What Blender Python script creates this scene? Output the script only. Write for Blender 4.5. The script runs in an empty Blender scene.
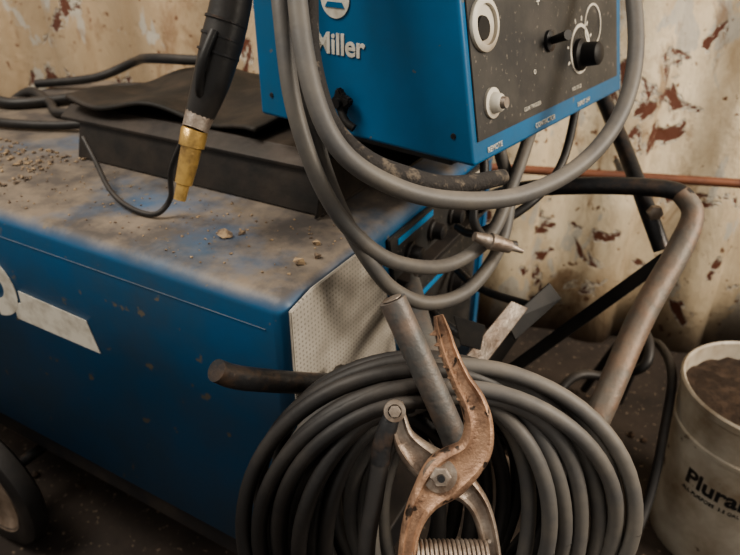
import bpy, bmesh, math, random
from mathutils import Vector, Matrix
random.seed(7)
D=bpy.data; scn=bpy.context.scene; COL=scn.collection

# ---------------------------------------------------------------- materials
def mat(name, base, rough=.5, metal=0., dirt=None, dscale=8., damt=.5, dsharp=.15, bump=.0, bscale=40., dust=None, dustamt=0., fleck=None, fscale=60., famt=.3, spec=.5, dlo=.25, dhi=.62):
    m=D.materials.new(name); m.use_nodes=True; nt=m.node_tree; N=nt.nodes; K=nt.links
    b=N['Principled BSDF']; b.inputs['Metallic'].default_value=metal; b.inputs['Roughness'].default_value=rough
    b.inputs['Specular IOR Level'].default_value=spec
    tc=N.new('ShaderNodeTexCoord')
    col=N.new('ShaderNodeRGB'); col.outputs[0].default_value=(*base,1); cur=col.outputs[0]
    def noise(sc,det=6,ro=.6):
        n=N.new('ShaderNodeTexNoise'); n.inputs['Scale'].default_value=sc; n.inputs['Detail'].default_value=det; n.inputs['Roughness'].default_value=ro
        K.new(tc.outputs['Object'],n.inputs['Vector']); return n.outputs['Fac']
    def ramp(sock,a,bb):
        r=N.new('ShaderNodeMapRange'); r.inputs['From Min'].default_value=a; r.inputs['From Max'].default_value=bb
        K.new(sock,r.inputs['Value']); return r.outputs['Result']
    def mix(fac,a,c2):
        x=N.new('ShaderNodeMix'); x.data_type='RGBA'; K.new(fac,x.inputs['Factor']); K.new(a,x.inputs['A']); x.inputs['B'].default_value=(*c2,1); return x.outputs['Result']
    def mul(s1,s2):
        x=N.new('ShaderNodeMath'); x.operation='MULTIPLY'
        K.new(s1,x.inputs[0])
        if isinstance(s2,(int,float)): x.inputs[1].default_value=s2
        else: K.new(s2,x.inputs[1])
        return x.outputs[0]
    if dirt: cur=mix(ramp(noise(dscale),1-damt-dsharp,1-damt+dsharp),cur,dirt)
    if fleck: cur=mix(ramp(noise(fscale,3),.72-famt*.3,.76-famt*.3),cur,fleck)
    if dust:
        g=N.new('ShaderNodeNewGeometry'); s=N.new('ShaderNodeSeparateXYZ'); K.new(g.outputs['Normal'],s.inputs[0])
        up=ramp(s.outputs['Z'],.25,.95); n2=ramp(noise(5,8,.65),dlo,dhi)
        dn=N.new('ShaderNodeMix'); dn.data_type='RGBA'; K.new(ramp(noise(11,8,.7),.40,.60),dn.inputs['Factor']); dn.inputs['A'].default_value=(*dust,1); dn.inputs['B'].default_value=(dust[0]*.42,dust[1]*.44,dust[2]*.5,1)
        x=N.new('ShaderNodeMix'); x.data_type='RGBA'; K.new(mul(mul(up,n2),dustamt),x.inputs['Factor']); K.new(cur,x.inputs['A']); K.new(dn.outputs['Result'],x.inputs['B']); cur=x.outputs['Result']
        rr=N.new('ShaderNodeMapRange'); rr.inputs['To Min'].default_value=rough; rr.inputs['To Max'].default_value=.60; K.new(up,rr.inputs['Value']); K.new(rr.outputs[0],b.inputs['Roughness'])
    K.new(cur,b.inputs['Base Color'])
    if bump:
        bp=N.new('ShaderNodeBump'); bp.inputs['Strength'].default_value=bump; bp.inputs['Distance'].default_value=.004
        K.new(noise(bscale),bp.inputs['Height']); K.new(bp.outputs[0],b.inputs['Normal'])
    return m
DUST=(.225,.18,.135)
M={}
M['blue']=mat('machine_blue_paint',(.014,.125,.29),.42,0,(.045,.10,.165),6,.48,.2,.15,25,DUST,.95,(.18,.165,.14),30,.24,.5,.20,.50)
M['bluef']=mat('feeder_blue_paint',(.006,.115,.26),.42,0,(.018,.09,.175),9,.42,.2,.08,30,DUST,.6,(.1,.12,.13),50,.1)
M['black']=mat('black_paint',(.014,.014,.016),.45,0,(.045,.037,.03),12,.4,.15,.15,40,(.13,.10,.08),.45)
M['blk2']=mat('black_bare_paint',(.014,.013,.013),.55,0,(.03,.025,.02),22,.4,.15,.15,40,spec=.3)
M['panel']=mat('black_panel_face',(.030,.030,.030),.5,0,(.065,.06,.055),12,.45,.14,.1,60,None,0,(.16,.14,.12),130,.25)
M['rubber']=mat('cable_rubber_grey',(.088,.086,.086),.5,0,(.145,.13,.11),16,.47,.18,.15,60,(.26,.215,.17),.5)
M['rubberd']=mat('cable_rubber_black',(.018,.017,.017),.42,0,(.042,.036,.031),14,.4,.15,.15,60,(.12,.10,.085),.4)
M['tape']=mat('frayed_tape',(.03,.026,.024),.8,0,(.13,.105,.08),60,.42,.05,.8,120)
M['white']=mat('white_lettering',(.64,.60,.52),.6,0,(.36,.32,.26),30,.42,.14)
M['offwhite']=mat('offwhite_plastic',(.58,.54,.46),.5,0,(.24,.18,.12),7,.42,.12,.1,30)
M['pail']=mat('stained_white_plastic',(.60,.55,.46),.5,0,(.27,.20,.13),8,.45,.16,.1,30,None,0,(.12,.085,.06),22,.25)
M['steel']=mat('worn_steel',(.36,.31,.265),.46,.55,(.16,.11,.08),35,.47,.15,.5,70)
M['copper']=mat('worn_copper_jaw',(.43,.275,.185),.48,.45,(.16,.095,.065),38,.46,.12,.7,80,None,0,(.05,.035,.027),55,.35)
M['brass']=mat('nozzle_brass',(.60,.40,.15),.36,.75,(.2,.13,.07),40,.4,.15,.4,60)
M['rusty']=mat('rusty_tube',(.15,.13,.11),.5,.3,(.24,.15,.10),30,.45,.15,.5,60,(.36,.3,.24),.5)
M['post']=mat('grey_steel_tube',(.12,.118,.115),.45,.3,(.20,.15,.12),35,.42,.12,.4,60,(.3,.27,.23),.4)
M['darksteel']=mat('dark_steel',(.032,.032,.034),.4,.4,(.10,.065,.045),30,.38,.12,.4,60)
M['pipe']=mat('copper_pipe_paint',(.22,.09,.05),.55,.2,(.14,.06,.04),25,.45,.15,.2,60)
M['dirt']=mat('dirt_mass',(.035,.022,.015),.95,0,(.075,.048,.032),40,.45,.1,1.,60)
M['tray']=mat('dark_sheet_metal',(.012,.011,.010),.5,.1,(.04,.03,.023),14,.48,.15,.3,40,(.085,.064,.05),.7)
M['mat']=mat('dirty_rubber_mat',(.014,.012,.010),.7,0,(.05,.036,.026),14,.45,.15,.6,30)
M['debris']=mat('debris_grit',(.40,.29,.18),.9,0,(.12,.09,.07),80,.5,.1,.5,90)
M['floor']=mat('dirty_concrete',(.026,.020,.017),.9,0,(.065,.048,.037),5,.45,.2,.7,30,None,0,(.2,.15,.11),70,.3)
M['labelblue']=mat('label_blue',(.02,.2,.42),.5)
M['tan']=mat('dusty_wheel_rim',(.28,.22,.175),.7,.1,(.14,.10,.07),20,.5,.15)

def plate_mat():
    m=D.materials.new('perforated_grey_plate'); m.use_nodes=True; nt=m.node_tree; N=nt.nodes; K=nt.links; b=N['Principled BSDF']; b.inputs['Roughness'].default_value=.6
    tc=N.new('ShaderNodeTexCoord'); sp=N.new('ShaderNodeSeparateXYZ'); K.new(tc.outputs['Object'],sp.inputs[0])
    outs=[]
    for a in ('X','Y'):
        w=N.new('ShaderNodeMath'); w.operation='MULTIPLY'; w.inputs[1].default_value=2*math.pi/.0068; K.new(sp.outputs[a],w.inputs[0])
        s=N.new('ShaderNodeMath'); s.operation='SINE'; K.new(w.outputs[0],s.inputs[0]); outs.append(s.outputs[0])
    p=N.new('ShaderNodeMath'); p.operation='ADD'; K.new(outs[0],p.inputs[0]); K.new(outs[1],p.inputs[1])
    r=N.new('ShaderNodeMapRange'); r.inputs['From Min'].default_value=.9; r.inputs['From Max'].default_value=1.4; K.new(p.outputs[0],r.inputs['Value'])
    n=N.new('ShaderNodeTexNoise'); n.inputs['Scale'].default_value=14; n.inputs['Detail'].default_value=6; K.new(tc.outputs['Object'],n.inputs['Vector'])
    c=N.new('ShaderNodeValToRGB'); c.color_ramp.elements[0].position=.3; c.color_ramp.elements[0].color=(.25,.225,.19,1); c.color_ramp.elements[1].position=.62; c.color_ramp.elements[1].color=(.44,.405,.355,1); K.new(n.outputs['Fac'],c.inputs[0])
    x=N.new('ShaderNodeMix'); x.data_type='RGBA'; K.new(r.outputs[0],x.inputs['Factor']); K.new(c.outputs[0],x.inputs['A']); x.inputs['B'].default_value=(.22,.20,.175,1)
    K.new(x.outputs['Result'],b.inputs['Base Color'])
    bp=N.new('ShaderNodeBump'); bp.invert=True; bp.inputs['Strength'].default_value=.2; bp.inputs['Distance'].default_value=.002; K.new(r.outputs[0],bp.inputs['Height']); K.new(bp.outputs[0],b.inputs['Normal'])
    return m
M['plate']=plate_mat()
def wall_mat():
    m=D.materials.new('peeling_painted_wall'); m.use_nodes=True; nt=m.node_tree; N=nt.nodes; K=nt.links; b=N['Principled BSDF']; b.inputs['Roughness'].default_value=.45
    tc=N.new('ShaderNodeTexCoord'); mp=N.new('ShaderNodeMapping'); mp.inputs['Scale'].default_value=(1,1,.5); K.new(tc.outputs['Object'],mp.inputs[0])
    def noise(sc,det=8,ro=.65,stretch=False,dist=0):
        n=N.new('ShaderNodeTexNoise'); n.inputs['Scale'].default_value=sc; n.inputs['Detail'].default_value=det; n.inputs['Roughness'].default_value=ro; n.inputs['Distortion'].default_value=dist
        K.new(mp.outputs[0] if stretch else tc.outputs['Object'],n.inputs['Vector']); return n.outputs['Fac']
    def rg(s,a,c,t1=1.):
        r=N.new('ShaderNodeMapRange'); r.inputs['From Min'].default_value=a; r.inputs['From Max'].default_value=c; r.inputs['To Max'].default_value=t1; K.new(s,r.inputs['Value']); return r.outputs[0]
    def mix(f,a,c):
        x=N.new('ShaderNodeMix'); x.data_type='RGBA'; K.new(f,x.inputs['Factor'])
        if isinstance(a,tuple): x.inputs['A'].default_value=(*a,1)
        else: K.new(a,x.inputs['A'])
        x.inputs['B'].default_value=(*c,1); return x.outputs['Result']
    cur=mix(rg(noise(2.2),.35,.65),(.80,.69,.51),(.60,.48,.33))
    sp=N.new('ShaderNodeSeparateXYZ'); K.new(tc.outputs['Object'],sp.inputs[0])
    cur=mix(rg(sp.outputs['X'],.05,-.45,.75),cur,(.38,.27,.17))  # shade on the wall's left side, painted into the colour as brown
    cur=mix(rg(noise(5,8,.7,True),.48,.66,.85),cur,(.42,.31,.20))
    cur=mix(rg(noise(8,6,.6,True,.4),.57,.59,.85),cur,(.50,.47,.41))
    cur=mix(rg(noise(6,8,.7,True,.5),.56,.64,.8),cur,(.27,.17,.10))
    pk=noise(7.5,7,.62,False,.5)
    cur=mix(rg(pk,.580,.590),cur,(.80,.74,.62))       # lifted pale paint edge around each flake
    cur=mix(rg(pk,.595,.607),cur,(.14,.055,.035))     # bare rust inside
    cur=mix(rg(noise(40,4,.6),.63,.66),cur,(.18,.09,.05))
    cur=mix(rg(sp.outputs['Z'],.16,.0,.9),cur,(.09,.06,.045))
    K.new(cur,b.inputs['Base Color'])
    h=N.new('ShaderNodeMath'); h.operation='SUBTRACT'; K.new(noise(7,8,.7,True,.4),h.inputs[0]); K.new(rg(pk,.58,.605,.35),h.inputs[1])
    bp=N.new('ShaderNodeBump'); bp.inputs['Strength'].default_value=1.; bp.inputs['Distance'].default_value=.014; K.new(h.outputs[0],bp.inputs['Height']); K.new(bp.outputs[0],b.inputs['Normal'])
    return m
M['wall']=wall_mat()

# ---------------------------------------------------------------- mesh helpers
def empty(name,loc=(0,0,0),rot=(0,0,0)):
    e=D.objects.new(name,None); e.location=loc; e.rotation_euler=rot; e.empty_display_size=.05; COL.objects.link(e); return e
def mobj(name,bm,m,parent=None,smooth=True,mx=None):
    me=D.meshes.new(name); bm.normal_update(); bm.to_mesh(me); bm.free()
    me.materials.append(M[m] if isinstance(m,str) else m)
    for p in me.polygons: p.use_smooth=smooth
    o=D.objects.new(name,me); COL.objects.link(o)
    if parent: o.parent=parent
    if mx is not None: o.matrix_local=mx
    return o
def catmull(pts,rad,n):
    if n<=1 or len(pts)<3: return [Vector(p) for p in pts],list(rad)
    P=[Vector(p) for p in pts]; out=[];ro=[]
    for i in range(len(P)-1):
        p0=P[max(i-1,0)];p1=P[i];p2=P[i+1];p3=P[min(i+2,len(P)-1)]
        for k in range(n):
            t=k/n; out.append(.5*((2*p1)+(-p0+p2)*t+(2*p0-5*p1+4*p2-p3)*t*t+(-p0+3*p1-3*p2+p3)*t**3)); ro.append(rad[i]*(1-t)+rad[i+1]*t)
    out.append(P[-1]);ro.append(rad[-1]); return out,ro
def tube_bm(bm,pts,r,sides=12,n=8,cap=True,flat=1.0):
    rad=r if isinstance(r,(list,tuple)) else [r]*len(pts)
    P,R=catmull(pts,rad,n); rings=[]; prev=None
    for i,p in enumerate(P):
        t=(P[min(i+1,len(P)-1)]-P[max(i-1,0)]).normalized()
        if prev is None:
            u=t.cross(Vector((0,0,1)));
            if u.length<.1: u=t.cross(Vector((1,0,0)))
        else: u=prev-t*prev.dot(t)
        u.normalize(); prev=u; w=t.cross(u)
        rings.append([bm.verts.new(p+R[i]*(math.cos(a)*u+flat*math.sin(a)*w)) for a in [2*math.pi*k/sides for k in range(sides)]])
    for a,b in zip(rings,rings[1:]):
        for k in range(sides): bm.faces.new((a[k],a[(k+1)%sides],b[(k+1)%sides],b[k]))
    if cap:
        bm.faces.new(rings[0][::-1]); bm.faces.new(rings[-1])
def tube(name,pts,r,m,parent=None,sides=12,n=8,flat=1.0):
    bm=bmesh.new(); tube_bm(bm,pts,r,sides,n,True,flat); bmesh.ops.recalc_face_normals(bm,faces=bm.faces)
    o=mobj(name,bm,m,parent); 
    mod=o.modifiers.new('e','EDGE_SPLIT'); mod.split_angle=math.radians(50); return o
def box(name,lo,hi,m,parent=None,bev=.003,seg=2,shape=None):
    bm=bmesh.new(); bmesh.ops.create_cube(bm,size=1)
    for v in bm.verts:
        for k in range(3): v.co[k]=lo[k] if v.co[k]<0 else hi[k]
        if shape: shape(v.co)
    if bev: bmesh.ops.bevel(bm,geom=bm.edges[:],offset=bev,segments=seg,affect='EDGES',profile=.5)
    o=mobj(name,bm,m,parent,True); mod=o.modifiers.new('w','WEIGHTED_NORMAL') if bev else None
    if not bev:
        for p in o.data.polygons:p.use_smooth=False
    return o
def prism(name,poly,th,m,parent=None,mx=None,bev=.0012):
    """polygon in local XY extruded in Z by th"""
    bm=bmesh.new(); vs=[bm.verts.new((x,y,0)) for x,y in poly]; f=bm.faces.new(vs)
    r=bmesh.ops.extrude_face_region(bm,geom=[f]); 
    for v in [g for g in r['geom'] if isinstance(g,bmesh.types.BMVert)]: v.co.z+=th
    bmesh.ops.recalc_face_normals(bm,faces=bm.faces)
    if bev: bmesh.ops.bevel(bm,geom=bm.edges[:],offset=bev,segments=2,affect='EDGES')
    return mobj(name,bm,m,parent,False,mx)
def lathe(name,prof,m,parent=None,mx=None,seg=40):
    bm=bmesh.new(); rings=[]
    for r,z in prof: rings.append([bm.verts.new((r*math.cos(2*math.pi*k/seg),r*math.sin(2*math.pi*k/seg),z)) for k in range(seg)])
    for a,b in zip(rings,rings[1:]):
        for k in range(seg): bm.faces.new((a[k],a[(k+1)%seg],b[(k+1)%seg],b[k]))
    if prof[0][0]>1e-5: bm.faces.new(rings[0][::-1])
    if prof[-1][0]>1e-5: bm.faces.new(rings[-1])
    bmesh.ops.remove_doubles(bm,verts=bm.verts,dist=1e-6); bmesh.ops.recalc_face_normals(bm,faces=bm.faces)
    o=mobj(name,bm,m,parent,True,mx); mod=o.modifiers.new('e','EDGE_SPLIT'); mod.split_angle=math.radians(40); return o
def text(name,s,size,m,parent,mx,ext=.0006,bold=0.):
    c=D.curves.new(name,'FONT'); c.body=s; c.size=size; c.extrude=ext; c.offset=bold
    o=D.objects.new(name,c); COL.objects.link(o); bpy.context.view_layer.update()
    me=D.meshes.new_from_object(o); D.objects.remove(o)
    me.materials.clear(); me.materials.append(M[m]); o=D.objects.new(name,me); COL.objects.link(o); o.parent=parent; 
    if mx is not None:o.matrix_local=mx
    return o
T=Matrix.Translation
def R(a,ax): return Matrix.Rotation(math.radians(a),4,ax)

# ---------------------------------------------------------------- room
box('floor',(-4,-2.5,-.05),(4,4,0),'floor',None,0)
def wall(name,loc,rotz,length,h):
    prof=[];pitch=.26; s=-length/2+.07
    while s<length/2:
        prof+=[(s,0),(s+.10,.002),(s+.125,.02),(s+.15,.045),(s+.19,.052),(s+.23,.045),(s+.25,.02)]; s+=pitch
    bm=bmesh.new(); zs=[i*h/10 for i in range(11)]
    cols=[[bm.verts.new((x,-y,z)) for z in zs] for x,y in prof]
    for a,b in zip(cols,cols[1:]):
        for k in range(10): bm.faces.new((a[k],b[k],b[k+1],a[k+1]))
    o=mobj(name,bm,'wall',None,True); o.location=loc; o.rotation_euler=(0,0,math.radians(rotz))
    sm=o.modifiers.new('s','SOLIDIFY'); sm.thickness=.003
    return o
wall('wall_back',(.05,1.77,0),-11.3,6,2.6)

# ---------------------------------------------------------------- welding machine
L=1.1;W=.66;ZT=.77;ZB=.295
wm=empty('welding_machine',(-.0945,.597,0),(0,0,math.radians(-29.5)))
def bodyshape():
    bm=bmesh.new(); bmesh.ops.create_cube(bm,size=1)
    for v in bm.verts: v.co=Vector((-L if v.co.x<0 else 0, 0 if v.co.y<0 else W, ZB if v.co.z<0 else ZT))
    top=[e for e in bm.edges if all(v.co.z>ZT-.01 for v in e.verts)]
    ver=[e for e in bm.edges if abs(e.verts[0].co.z-e.verts[1].co.z)>.1]
    bmesh.ops.bevel(bm,geom=top+ver,offset=.020,segments=6,affect='EDGES',profile=.5)
    o=mobj('housing',bm,'blue',wm,True); o.modifiers.new('w','WEIGHTED_NORMAL')
bodyshape()
box('side_seam',(-L+.03,-.0008,.7255),(-.03,.002,.7275),'blue',wm,.0005)
mxf=T((0,0,0))@Matrix(((0,0,1,0),(1,0,0,0),(0,1,0,0),(0,0,0,1)))   # local xy -> machine yz, z -> machine x
prism('perforated_front_plate',[(.004,.760),(.05,.768),(.19,.765),(.212,.745),(.285,.48),(.28,.44),(.02,.44),(.004,.46)],.004,'plate',wm,T((.001,0,0))@mxf)
prism('control_panel',[(.235,.748),(.60,.748),(.60,.36),(.335,.36),(.30,.48)],.006,'panel',wm,T((.001,0,0))@mxf)
box('control_shelf',(.0,.26,.665),(.03,.60,.675),'black',wm,.002)
for i,(y0,y1,z) in enumerate([(.26,.38,.735),(.42,.58,.735),(.28,.45,.655),(.47,.59,.655),(.33,.5,.60)]):
    box('label_strip_%d'%(i+1),(.006,y0,z-.005),(.0085,y1,z+.005),'labelblue' if i%2==0 else 'offwhite',wm,.0005)
for i,(y,z) in enumerate([(.30,.70),(.38,.705),(.46,.70),(.54,.705),(.36,.56),(.5,.55)]):
    r=.014 if i<4 else .028
    lathe('socket_%d'%(i+1),[(r*1.25,0),(r*1.25,.006),(r,.008),(r*.9,.022),(r*.6,.024),(0,.024)],'black',wm,T((.006,y,z))@R(90,'Y'),24)
box('front_edge_trim',(-.004,W-.02,.32),(.004,W+.001,.74),'blue',wm,.002)
side=Matrix(((1,0,0,0),(0,0,-1,0),(0,1,0,0),(0,0,0,1)))
prism('side_lettering_bar',[(-.545,.575),(-.352,.575),(-.366,.629),(-.50,.633),(-.520,.634),(-.522,.610),(-.545,.606)],.0012,'white',wm,T((0,-.0005,0))@side,0)
arc=[];cx,cz=-.605,.628
for k in range(17): a=math.radians(-80+k*11.5); arc.append((cx+.078*math.cos(a),cz+.062*math.sin(a)))
for k in range(16,-1,-1): a=math.radians(-80+k*11.5); arc.append((cx+.046*math.cos(a),cz+.030*math.sin(a)))
prism('side_lettering_arc',arc,.0012,'white',wm,T((0,-.0007,0))@side,0)
box('cart_base',(-L-.02,.01,.235),(.07,W-.01,.295),'black',wm,.004)
for i,(x,y) in enumerate([(-.735,-.055),(-.735,W+.055),]):
    mx=T((x,y,.145))@R(90,'X')
    lathe('wheel_tyre_%d'%(i+1),[(.10,-.02),(.127,-.024),(.142,-.016),(.145,0),(.142,.016),(.127,.024),(.10,.02),(.10,-.02)],'rubberd',wm,mx,48)
    lathe('wheel_rim_%d'%(i+1),[(0,.020),(.02,.026),(.03,.012),(.085,.010),(.105,.022),(.105,-.02),(.07,-.006),(.03,-.008),(.02,-.018),(0,-.012)],'tan',wm,mx,40)
tube('wheel_axle',[(-.735,-.08,.145),(-.735,W+.08,.145)],.012,'darksteel',wm)
for i,y in enumerate((.08,W-.08)):
    box('axle_bracket_%d'%(i+1),(-.765,y-.005,.12),(-.705,y+.005,.24),'black',wm,.002)
    box('caster_fork_%d'%(i+1),(-.07,y-.03,.10),(-.01,y+.03,.236),'darksteel',wm,.006)
    lathe('caster_wheel_%d'%(i+1),[(0,-.018),(.05,-.018),(.06,-.01),(.06,.01),(.05,.018),(0,.018)],'rubberd',wm,T((-.04,y,.06))@R(90,'X'),30)
hb=empty('cable_hanger_bar')
tube('bar',[(-.149,.492,.762),(-.125,.515,.733),(-.049,.599,.658),(-.035,.64,.64)],[.0115,.0125,.0125,.0125],'darksteel',hb,16,6)

# ---------------------------------------------------------------- feeder support tray on top
tr=empty('sheet_metal_tray',(-.0945,.597,0),(0,0,math.radians(-29.5)))
box('bottom_sheet',(-.60,.215,.7705),(-.09,.60,.775),'tray',tr,.001)
box('near_flange',(-.60,.213,.772),(-.09,.217,.835),'tray',tr,.001,1,lambda c: setattr(c,'y',c.y+(.02 if c.z>.8 else 0)) )
prism('front_flange',[(.2,.772),(.60,.772),(.60,.85),(.26,.86),(.225,.845)],.004,'tray',tr,T((-.095,0,0))@mxf)
box('deck',(-.55,.25,.846),(.02,.60,.852),'tray',tr,.002)
box('near_lip',(-.64,.225,.83),(-.12,.252,.836),'tray',tr,.001,1,lambda c: setattr(c,'z',c.z+(.016 if c.y>.24 else 0)))
box('rear_flange',(-.60,.598,.772),(-.09,.602,.85),'tray',tr,.001)
bm=bmesh.new(); bmesh.ops.create_grid(bm,x_segments=50,y_segments=30,size=.5)
for v in bm.verts:
    x=-.42+v.co.x*.40; y=.40+v.co.y*.32; fold=.010*math.sin(x*30+y*9)+.006*math.sin(y*30+x*12)
    v.co=Vector((x,y+.015*math.sin(x*14),.869+fold*.8))
o=mobj('rubber_mat',bm,'mat',tr); sd=o.modifiers.new('s','SOLIDIFY'); sd.thickness=.006
box('swivel_post',(-.13,.36,.852),(-.03,.46,.872),'black',tr,.006)

# ---------------------------------------------------------------- wire feeder
wf=empty('wire_feeder',(.116,.676,0),(0,0,math.radians(-38.8)))
FZ=.90;FT=1.26;FL=.345;FW=.45
def fs(c):
    if c.x>-.1: c.x-= .2*(c.z-FZ)
box('cabinet',(-FL,0,FZ),(0,FW,FT),'bluef',wf,.005,3,fs)
sl=math.degrees(math.atan(.2))
fp=T((0,0,FZ))@R(-sl,'Y')@mxf
H=(FT-FZ)/math.cos(math.radians(sl))
prism('black_control_face',[(.010,.026),(FW-.022,.026),(FW-.022,H-.02),(.010,H-.02)],.0015,'panel',wf,fp@T((0,0,.0002)),.0006)
def onface(n,prof,x,y,m,seg=32): return lathe(n,prof,m,wf,fp@T((x,y,.0017)),seg)
onface('gauge_bezel',[(.021,0),(.028,0),(.028,.004),(.025,.006),(.021,.006),(.021,0)],.040,.145,'offwhite')
onface('gauge_face',[(.0209,.0),(.0209,.002),(0,.002)],.040,.145,'offwhite')
onface('gauge_hub',[(.013,.002),(.012,.005),(0,.005)],.034,.142,'blk2')
onface('lower_knob_base',[(.017,0),(.017,.003),(.012,.004),(.010,.012),(.008,.014),(0,.014)],.045,.062,'offwhite')
onface('lower_knob_cap',[(.007,0.014),(.006,.019),(0,.019)],.045,.062,'steel')
onface('dial_scale',[(.028,0),(.0325,0),(.0325,.001),(.028,.001),(.028,0)],.29,.085,'white',48)
onface('dial_knob',[(.021,0),(.021,.006),(.016,.009),(.015,.028),(.011,.031),(0,.031)],.285,.078,'blk2')
onface('toggle_base',[(.013,0),(.013,.004),(.008,.006),(0,.006)],.195,.108,'darksteel')
tube('toggle_lever',[fp@Vector((.195,.108,.006)),fp@Vector((.180,.114,.034))],[.0045,.006],'blk2',wf,12,1)
onface('second_dial_scale',[(.026,0),(.029,0),(.029,.001),(.026,.001),(.026,0)],.335,.110,'white',48)
for k in range(7):
    a=math.radians(20+k*30); prism('dial_tick_%d'%(k+1),[(-.0015,0),(.0015,0),(.0015,.006),(-.0015,.006)],.0006,'white',wf,fp@T((.29,.085,.0017))@R(math.degrees(a)-90,'Z')@T((0,.036,0)),0)
for i,(s,x,y,z) in enumerate([('+',.165,.15,.018),('-',.225,.15,.018),('+',.12,.21,.02),('GUN TRIGGER',.12,.036,.007),('VOLTAGE',.26,.034,.007),('o',.15,.075,.012)]):
    text('panel_text_%d'%(i+1),s,z,'white',wf,fp@T((x,y,.0018)))
for i,(s,x) in enumerate([('REMOTE',.03),('CONTACTOR',.15),('INPUT 24V',.28)]):
    text('strip_text_%d'%(i+1),s,.009,'white',wf,fp@T((x,.009,.0006)))
text('side_lettering','Miller',.034,'white',wf,T((-.235,-.0008,.998))@side,.0006,.0008)
lathe('side_emblem',[(.022,0),(.022,.0012),(0,.0012)],'white',wf,T((-.200,-.0004,1.060))@R(90,'X'),40)
prism('side_emblem_bar',[(-.015,-.003),(.015,-.003),(.011,.003),(-.011,.003)],.001,'bluef',wf,T((-.200,-.0016,1.053))@side,0)
prism('side_emblem_peak',[(-.010,.006),(.010,.006),(.0,.015)],.001,'bluef',wf,T((-.200,-.0016,1.055))@side,0)
star=[]
for k in range(16):
    a=math.pi*2*k/16; rr=.017 if k%4 in(0,1) else .011; star.append((rr*math.cos(a),rr*math.sin(a)))
prism('latch_star_grip',star,.010,'blk2',wf,T((-.185,-.006,.945))@side,.002)
tube('latch_shaft',[(-.185,0,.945),(-.185,-.022,.945)],[.006,.006],'blk2',wf,12,1)
tube('latch_lever',[(-.185,-.014,.94),(-.173,-.018,.925),(-.161,-.016,.918)],.005,'blk2',wf,10,4)
for i,(x,z) in enumerate([(-.32,.93),(-.32,1.1),(-.03,.93)]):
    lathe('screw_%d'%(i+1),[(.0035,0),(.003,.0012),(0,.0015)],'darksteel',wf,T((x,0,z))@R(90,'X'),16)
box('mount_foot_1',(-.28,.05,.874),(-.06,.09,.900),'black',wf,.003)
box('mount_foot_2',(-.28,.30,.874),(-.06,.34,.900),'black',wf,.003)

# ---------------------------------------------------------------- hanging cables
hc=empty('hanging_welding_cables')
def mm(s): return [tuple(int(q)/1000 for q in w.split(',')) for w in s.split()]
A=mm('-66,678,1124 -68,650,1075 -54,608,1002 -28,589,950 20,591,914 83,612,889 164,651,878 243,706,893 297,755,937 324,814,1000 325,891,1094 320,960,1200')
A=[(-.06,.74,1.25)]+A
tube('outer_loop',A,.0098,'rubber',hc,14,10)
B=[(-.085,.76,1.25)]+mm('-90,700,1123 -85,662,1056 -74,628,978 -48,617,898 -11,627,836 35,649,794 100,701,764 158,755,778 193,816,824 222,876,867 246,940,898')
tube('inner_loop_1',B,.009,'rubber',hc,14,10)
C=[(-.065,.78,1.25)]+mm('-78,723,1122 -72,673,1036 -56,642,943 -32,634,868 0,632,805 29,642,762 73,660,733 128,703,728 175,767,758 192,822,814 183,869,855 188,890,897')
tube('inner_loop_2',C,.009,'rubber',hc,14,10)
E=[(-.06,.77,1.25)]+mm('-62,715,1068 -58,673,1016 -40,633,966 -8,614,933 36,618,911 84,633,896 150,680,888')
tube('taped_cable',E,[.009,.009,.009,.0095,.012,.0125,.011,.009],'tape',hc,14,10)
tube('short_lead',[(.14,.80,.898),(.145,.77,.86),(.13,.735,.815),(.15,.735,.782),(.19,.742,.77)],.006,'rubberd',hc,10,8)
tube('control_lead',[(.30,.93,.898),(.27,.86,.84),(.22,.81,.80),(.15,.80,.76),(.13,.86,.74)],.006,'rubberd',hc,10,8)
cn=empty('cable_connector'); tube('plug',[(.13,.716,.796),(.15,.72,.787),(.151,.72,.787),(.178,.726,.776),(.179,.726,.776),(.196,.729,.768)],[.006,.009,.011,.0085,.005,.003],'steel',cn,14,1)

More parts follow.
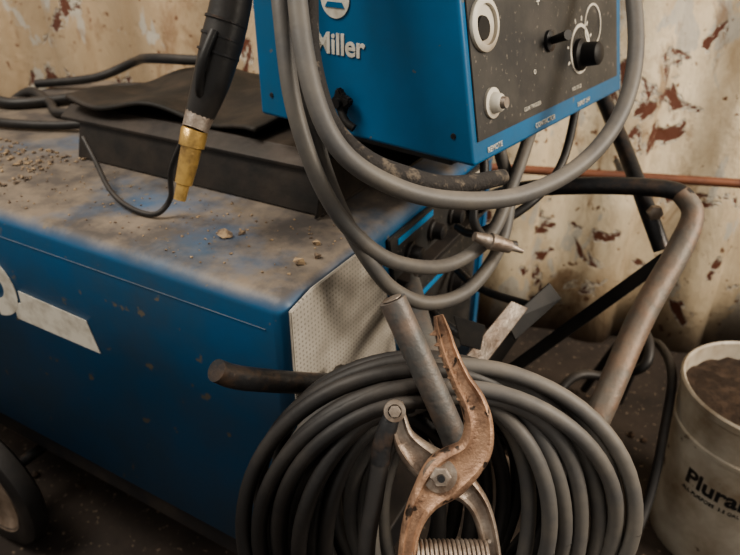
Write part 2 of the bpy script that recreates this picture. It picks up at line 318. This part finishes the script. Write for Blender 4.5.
# ---------------------------------------------------------------- coil
cc=empty('welding_cable_coil')
def loop(cx,cy,cz,rx,rz,lean,ph,seed,n=64):
    rnd=random.Random(seed); a1,a2,a3=[rnd.uniform(-1,1) for _ in range(3)]; pts=[]
    for k in range(n+1):
        a=2*math.pi*k/n
        w=1+.02*math.sin(2*a+a1*3)+.015*math.sin(3*a+a2*3)
        pts.append((cx+rx*w*math.cos(a), cy+lean*math.sin(a)+.008*math.sin(2*a+a3*3)+ph*math.cos(a), cz+rz*math.sin(a)*(1+.01*a1)))
    return pts
loops=[ # cx, cy, cz, rx, rz, lean, ph, mat
(.090,.472,.586,.188,.170,.03,-.02,0),(.094,.480,.583,.172,.168,.03,-.02,0),(.098,.462,.580,.155,.166,.03,-.02,0),
(.100,.478,.577,.139,.168,.03,-.02,0),(.101,.460,.577,.123,.161,.03,-.02,0),(.098,.472,.573,.108,.163,.03,-.02,0),
(.094,.458,.571,.092,.158,.03,-.015,0),(.092,.47,.569,.077,.155,.03,-.015,0),
(.038,.470,.583,.172,.176,.03,.03,1),(.042,.462,.577,.160,.172,.03,.03,1),
(.028,.472,.574,.140,.174,.02,.03,1),(.026,.460,.570,.124,.168,.02,.03,1),(.024,.470,.568,.108,.164,.02,.03,1),
(.020,.455,.566,.094,.160,.02,.03,1),(.018,.466,.561,.078,.152,.02,.03,1),(.014,.455,.558,.062,.147,.02,.02,1),(.05,.505,.576,.175,.174,.02,0,1),(.05,.52,.574,.155,.172,.02,0,1),
(.06,.50,.55,.14,.138,.02,0,1),(.05,.52,.54,.16,.125,.02,0,1),(.02,.50,.55,.058,.12,.02,0,1)]
for idx,mm_ in ((0,'rubber'),(1,'rubberd')):  # same cable throughout: lit turns coloured grey, shaded turns coloured black
    bm=bmesh.new()
    for i,l in enumerate(loops):
        if l[7]==idx: tube_bm(bm,loop(*l[:7],seed=i+3),.0083,12,1,False)
    bmesh.ops.recalc_face_normals(bm,faces=bm.faces); mobj('cable_turns_%d'%(idx+1),bm,mm_,cc)

hp=empty('cable_hanger_post')
tube('post_tube',[(.021,.509,.832),(.047,.489,.778),(.078,.466,.712),(.084,.475,.69),(.078,.56,.675),(.06,.88,.66)],.0132,'post',hp,18,6)
lathe('post_end_bore',[(.0095,0),(.0095,.0008),(0,.0008)],'steel',hp,T((.0205,.5094,.8328))@Vector((-.41,.31,.86)).to_track_quat('Z','Y').to_matrix().to_4x4(),20)

# ---------------------------------------------------------------- ground clamp (modelled flat, then placed leaning)
gc=empty('ground_clamp',(.058,.396,.728),(math.radians(58),0,0))
S=.000875
def ribbon(name,pts,m,z0,thick,parent):
    P,_=catmull([(x,y,w) for x,y,w in pts],[0]*len(pts),8)
    bm=bmesh.new(); rings=[]
    for i,p in enumerate(P):
        a=P[max(i-1,0)];b=P[min(i+1,len(P)-1)]; t=Vector((b.x-a.x,b.y-a.y,0)).normalized(); nrm=Vector((-t.y,t.x,0)); w=p.z*S/2
        c=Vector((p.x*S,p.y*S,z0)); ring=[]
        for f,h in ((-1,0),(-1,.55),(-.86,.9),(-.66,1),(-.4,.68),(.4,.68),(.66,1),(.86,.9),(1,.55),(1,0)):
            ring.append(bm.verts.new(c+nrm*w*f+Vector((0,0,thick*h))))
        rings.append(ring)
    n=len(rings[0])
    for a,b in zip(rings,rings[1:]):
        for k in range(n): bm.faces.new((a[k],a[(k+1)%n],b[(k+1)%n],b[k]))
    bm.faces.new(rings[0][::-1]); bm.faces.new(rings[-1]); bmesh.ops.recalc_face_normals(bm,faces=bm.faces)
    o=mobj(name,bm,m,parent); e=o.modifiers.new('e','EDGE_SPLIT'); e.split_angle=math.radians(55); return o
ribbon('jaw_arm_front',[(1,154,9),(5,138,15),(11,118,17),(22,92,20),(34,70,25),(40,45,28),(34,20,34),(8,-2,46),(-14,-26,28),(-26,-52,19),(-31,-85,17),(-34,-140,20)],'copper',.004,.013,gc)
ribbon('jaw_arm_rear',[(-40,66,14),(-38,50,18),(-32,30,24),(-14,10,34),(10,-6,38),(32,-22,26),(45,-42,21),(53,-75,19),(60,-140,20)],'steel',-.010,.013,gc)
lathe('pivot_washer',[(.0145,0),(.0145,.0025),(0,.0025)],'steel',gc,T((.001,0,.0125)),32)
lathe('pivot_bolt',[(.009,0),(.009,.006),(.0075,.0075),(0,.0075)],'steel',gc,T((.001,0,.015)),6)
lathe('pivot_bolt_end',[(.0035,0),(.003,.004),(0,.004)],'darksteel',gc,T((.001,0,.022)),12)
for k in range(7):
    x=5+k*4.4;y=138-k*10.5
    prism('jaw_tooth_%d'%(k+1),[(x*S-.0115,y*S-.003),(x*S-.004,y*S-.0035),(x*S-.004,y*S+.0035)],.010,'copper',gc,T((0,0,.004)),.0004)
hx=[]
for k in range(16*17+1):
    a=2*math.pi*k/16; hx.append(((-25+76*k/(16*17))*S, -85*S+.0150*math.cos(a), .002+.0150*math.sin(a)))
tube('return_spring',hx,.0017,'steel',gc,8,1)
tube('lug_sleeve',[(-42*S,62*S,-.002),(-48*S,44*S,-.002),(-54*S,24*S,-.004),(-56*S,6*S,-.006)],[.006,.0085,.009,.0085],'darksteel',gc,14,6)
lathe('lug_ring',[(.006,0),(.0095,0),(.0095,.004),(.006,.004),(.006,0)],'steel',gc,T((-42*S,60*S,.003)),24)
tube('lug_lead',[(-55*S,14*S,-.006),(-62*S,-30*S,-.008),(-70*S,-80*S,-.012),(-70*S,-150*S,-.02)],.0080,'rubberd',gc,14,6)
lathe('lug_bolt',[(.0055,0),(.0055,.007),(0,.008)],'steel',gc,T((-42*S,60*S,.002)),6)

# ---------------------------------------------------------------- welding gun
wg=empty('welding_gun')
g=mm('-146,813,1119 -160,801,1058 -173,789,1016 -188,775,973 -205,765,934 -211,756,919 -222,744,879 -235,732,838')
tube('gun_cable',[(-.155,.86,1.30),(-.148,.835,1.20)]+g[:2],.012,'rubberd',wg,14,8)
tube('gun_handle',[g[0],g[1],g[2],g[3],g[4]],[.02,.0235,.0245,.022,.0170],'rubberd',wg,18,8)
tube('gun_neck',[g[4],g[5]],[.0175,.0155],'steel',wg,18,1)
tube('nozzle',[g[5],(-.2112,.7558,.9185),(-.216,.750,.900),(-.2161,.7499,.8998),(-.222,.744,.879),(-.229,.738,.857),(-.2295,.7375,.856),(-.235,.732,.838)],[.014,.016,.0155,.0125,.012,.0105,.008,.0075],'brass',wg,20,1)
tube('trigger',[(-.176,.766,1.03),(-.190,.752,1.0),(-.198,.752,.968),(-.196,.762,.955)],.0055,'rubberd',wg,10,8)
for i in range(3):
    f=.25+i*.2; p=Vector(g[1]).lerp(Vector(g[3]),f); q=Vector(g[1]).lerp(Vector(g[3]),f+.03)
    tube('grip_ring_%d'%(i+1),[p,q],[.0252,.0252],'darksteel',wg,18,1)

tl=empty('thin_black_lead'); tube('lead',[(-.455,.99,.835),(-.43,.958,.809),(-.386,.888,.787),(-.345,.847,.777),(-.302,.824,.777),(-.278,.827,.80),(-.262,.80,.85),(-.235,.79,.90),(-.21,.80,.95)],.0038,'rubberd',tl,8,8)

# ---------------------------------------------------------------- tubular handle frame on the right
ch=empty('cart_handle')
Hh=mm('198,1061,688 246,981,749 328,938,774 409,909,784 460,885,784 474,862,763 453,829,726 380,750,648 309,654,563')
tube('handle_tube',[(.15,1.10,.60)]+Hh[:6],.0135,'darksteel',ch,16,8)
tube('handle_grip',Hh[4:]+[(.285,.64,.50),(.25,.75,.34),(.16,.96,.27)],[.014,.0155,.018,.0185,.0175,.016,.016,.016],'rusty',ch,18,8)
tube('upper_strut',mm('385,1160,930 399,1138,882 426,1033,800 434,919,741 452,879,692'),.013,'darksteel',ch,14,6)
tube('diagonal_brace',[(.462,.881,.676),(.234,.906,.419),(.20,.93,.36)],.018,'blk2',ch,4,1,.7)
lathe('strut_bolt',[(.012,0),(.012,.01),(.009,.012),(0,.012)],'steel',ch,T((.437,.905,.745))@R(90,'X'),6)

pp=empty('copper_pipe'); tube('pipe',[(-.2,1.59,.606),(.291,1.475,.606),(.871,1.343,.614),(1.6,1.19,.62)],.0105,'pipe',pp,14,1)
for i,(x,y) in enumerate([(.6,1.405),(1.2,1.28)]):
    tube('pipe_clamp_%d'%(i+1),[(x,y,.59),(x+.03,y+.16,.59)],.008,'darksteel',pp,8,1)

bb=empty('steel_bracket')
def sheet(name,pts,m,th=.003):
    bm=bmesh.new(); vs=[bm.verts.new(p) for p in pts]; bm.faces.new(vs); bmesh.ops.recalc_face_normals(bm,faces=bm.faces)
    o=mobj(name,bm,m,bb,False); s=o.modifiers.new('s','SOLIDIFY'); s.thickness=th; b=o.modifiers.new('b','BEVEL'); b.width=.001
sheet('small_tab',[(.117,.753,.654),(.162,.746,.642),(.155,.728,.612),(.127,.732,.618)],'blk2')
sheet('angled_tab',[(.2,.787,.620),(.278,.859,.645),(.298,.848,.622),(.215,.779,.592)],'blk2')
sheet('strap',[(.125,.72,.592),(.155,.715,.585),(.235,.80,.636),(.21,.806,.645)],'steel')
sheet('lower_tab',[(.17,.78,.60),(.24,.82,.59),(.20,.80,.53),(.15,.77,.54)],'blk2')
tube('bracket_rod',[(.25,.83,.62),(.18,.92,.60),(.14,1.02,.60)],.007,'darksteel',bb,10,4)
tube('bracket_rod_lower',[(.14,.74,.62),(.10,.80,.62),(.07,.88,.62)],.007,'darksteel',bb,10,4)

# ---------------------------------------------------------------- bucket
bk=empty('plastic_bucket',(.735,.915,0))
lathe('pail',[(0,.0),(.128,.0),(.131,.004),(.142,.29),(.146,.292),(.146,.299),(.143,.302),(.147,.368),(.150,.371),(.151,.384),(.147,.388),(.143,.384),(.128,.01),(0,.01)],'pail',bk,None,64)
bm=bmesh.new()
rings=[[bm.verts.new((0,0,.362))]]
for j in range(1,11):
    rr=.1415*j/10; rings.append([bm.verts.new((rr*math.cos(2*math.pi*k/48),rr*math.sin(2*math.pi*k/48),.362-.014*(j/10)**2+random.uniform(-.004,.004))) for k in range(48)])
for k in range(48): bm.faces.new((rings[0][0],rings[1][k],rings[1][(k+1)%48]))
for a,b in zip(rings[1:],rings[2:]):
    for k in range(48): bm.faces.new((a[k],b[k],b[(k+1)%48],a[(k+1)%48]))
mobj('dirt_fill',bm,'dirt',bk)
tx=text('label_text','Plural',.048,'black',bk,None,.0008,.0012)
w=max(v.co.x for v in tx.data.vertices)
for v in tx.data.vertices:
    r=.1395+v.co.z; a=math.radians(-139)+(v.co.x-w/2)/.1395; v.co=Vector((r*math.cos(a),r*math.sin(a),.203+v.co.y))
tx2=text('label_small_text','ALL PURPOSE  3.5 GAL',.011,'black',bk,None,.0008,0)
w=max(v.co.x for v in tx2.data.vertices)
for v in tx2.data.vertices:
    r=.1385+v.co.z; a=math.radians(-139)+(v.co.x-w/2)/.139; v.co=Vector((r*math.cos(a),r*math.sin(a),.183+v.co.y))

# ---------------------------------------------------------------- hoses
fh=empty('floor_hose')
tube('hose_1',[(.58,1.35,.02),(.60,1.25,.25),(.575,1.10,.38),(.55,1.02,.36),(.50,1.06,.30),(.42,1.05,.30),(.33,1.0,.2),(.25,1.1,.02)],.010,'rubberd',fh,12,8)
tube('hose_2',[(.66,1.30,.02),(.64,1.2,.28),(.60,1.02,.36),(.57,.93,.30),(.50,.8,.14),(.3,.6,.02),(.0,.45,.015)],.009,'rubberd',fh,12,8)
tube('hose_3',[(-.2,.55,.015),(.1,.75,.015),(.45,.7,.015),(.52,.9,.02),(.5,1.2,.02)],.014,'rubberd',fh,12,8)
tcab=empty('power_cable')
def on(x,y,z): 
    v=Matrix.Rotation(math.radians(-29.5),3,'Z')@Vector((x,y,0)); return (v.x-.0945,v.y+.597,z)
tube('cable_1',[on(-1.16,.30,.70),on(-1.08,.34,.782),on(-.98,.36,.782),on(-.9,.45,.785),on(-.82,.52,.80),on(-.74,.60,.79),on(-.66,.64,.782)],.012,'rubberd',tcab,12,8)
tube('cable_2',[on(-1.14,.40,.72),on(-1.05,.44,.782),on(-.92,.40,.782),on(-.84,.36,.782),on(-.74,.38,.79),on(-.66,.44,.79)],.010,'rubberd',tcab,12,8)
tube('cable_3',[on(-1.1,.50,.782),on(-.96,.56,.80),on(-.86,.60,.84),on(-.7,.50,.88),on(-.55,.5,.89)],.010,'rubberd',tcab,12,8)
tube('cable_4',[on(-1.1,.2,.783),on(-.98,.24,.782),on(-.86,.26,.782),on(-.76,.30,.782),on(-.68,.34,.79)],.009,'rubberd',tcab,12,8)

# ---------------------------------------------------------------- debris
def rubble(name,spots,m):
    bm=bmesh.new()
    for (x,y,z,s) in spots:
        r=bmesh.ops.create_icosphere(bm,subdivisions=1,radius=s,matrix=T((x,y,z+s*.45))@R(random.uniform(0,360),'Z')@Matrix.Diagonal((1,random.uniform(.5,1),.55,1)))
        for v in r['verts']: v.co+=Vector([random.uniform(-.3,.3)*s for _ in range(3)])
    mobj(name,bm,m,None,False)
sp=[]
for i in range(240):
    lx=-random.uniform(.58,.95); ly=random.gauss(.15,.05); p=on(lx,min(max(ly,.03),.21),ZT); sp.append((*p,random.uniform(.0015,.0055)))
for i in range(320):
    p=on(-random.uniform(.03,.95),random.uniform(.025,.2),ZT); sp.append((*p,random.uniform(.0008,.0024)))
sp+=[(*on(-.17,.10,ZT),.011),(*on(-.155,.115,ZT),.006),(*on(-.04,.085,ZT),.009),(*on(-.03,.11,ZT),.007),(*on(-.05,.14,ZT),.006)]
rubble('metal_debris',sp,'debris')
fl=[(random.uniform(-1.2,1.2),random.uniform(0,1.6),0,random.uniform(.004,.014)) for _ in range(180)]
rubble('floor_rubble',fl,'dirt')

# ---------------------------------------------------------------- lights
w=D.worlds.new('world'); scn.world=w; w.use_nodes=True
w.node_tree.nodes['Background'].inputs[0].default_value=(1,.94,.86,1); w.node_tree.nodes['Background'].inputs[1].default_value=.48
def area(name,loc,tgt,size,e,c):
    l=D.lights.new(name,'AREA'); l.size=size; l.energy=e; l.color=c; o=D.objects.new(name,l); COL.objects.link(o); o.location=loc
    o.rotation_euler=(Vector(tgt)-Vector(loc)).to_track_quat('-Z','Y').to_euler()
area('doorway_light',(2.3,-.1,2.1),(.3,1.0,.7),.9,84,(1,.90,.76))
area('roof_light',(-1.3,.5,2.9),(.2,1.2,.7),.9,54,(1,.93,.82))
try: scn.view_settings.look='AgX - Medium High Contrast'
except Exception: pass

# ---------------------------------------------------------------- camera
cam=D.cameras.new('camera'); cam.sensor_width=36; cam.lens=640/740*36; cam.clip_start=.02
cam.dof.use_dof=True; cam.dof.focus_distance=.62; cam.dof.aperture_fstop=7.
co=D.objects.new('camera',cam); COL.objects.link(co); co.location=(0,0,1.15); co.rotation_euler=(math.radians(60),0,0); scn.camera=co
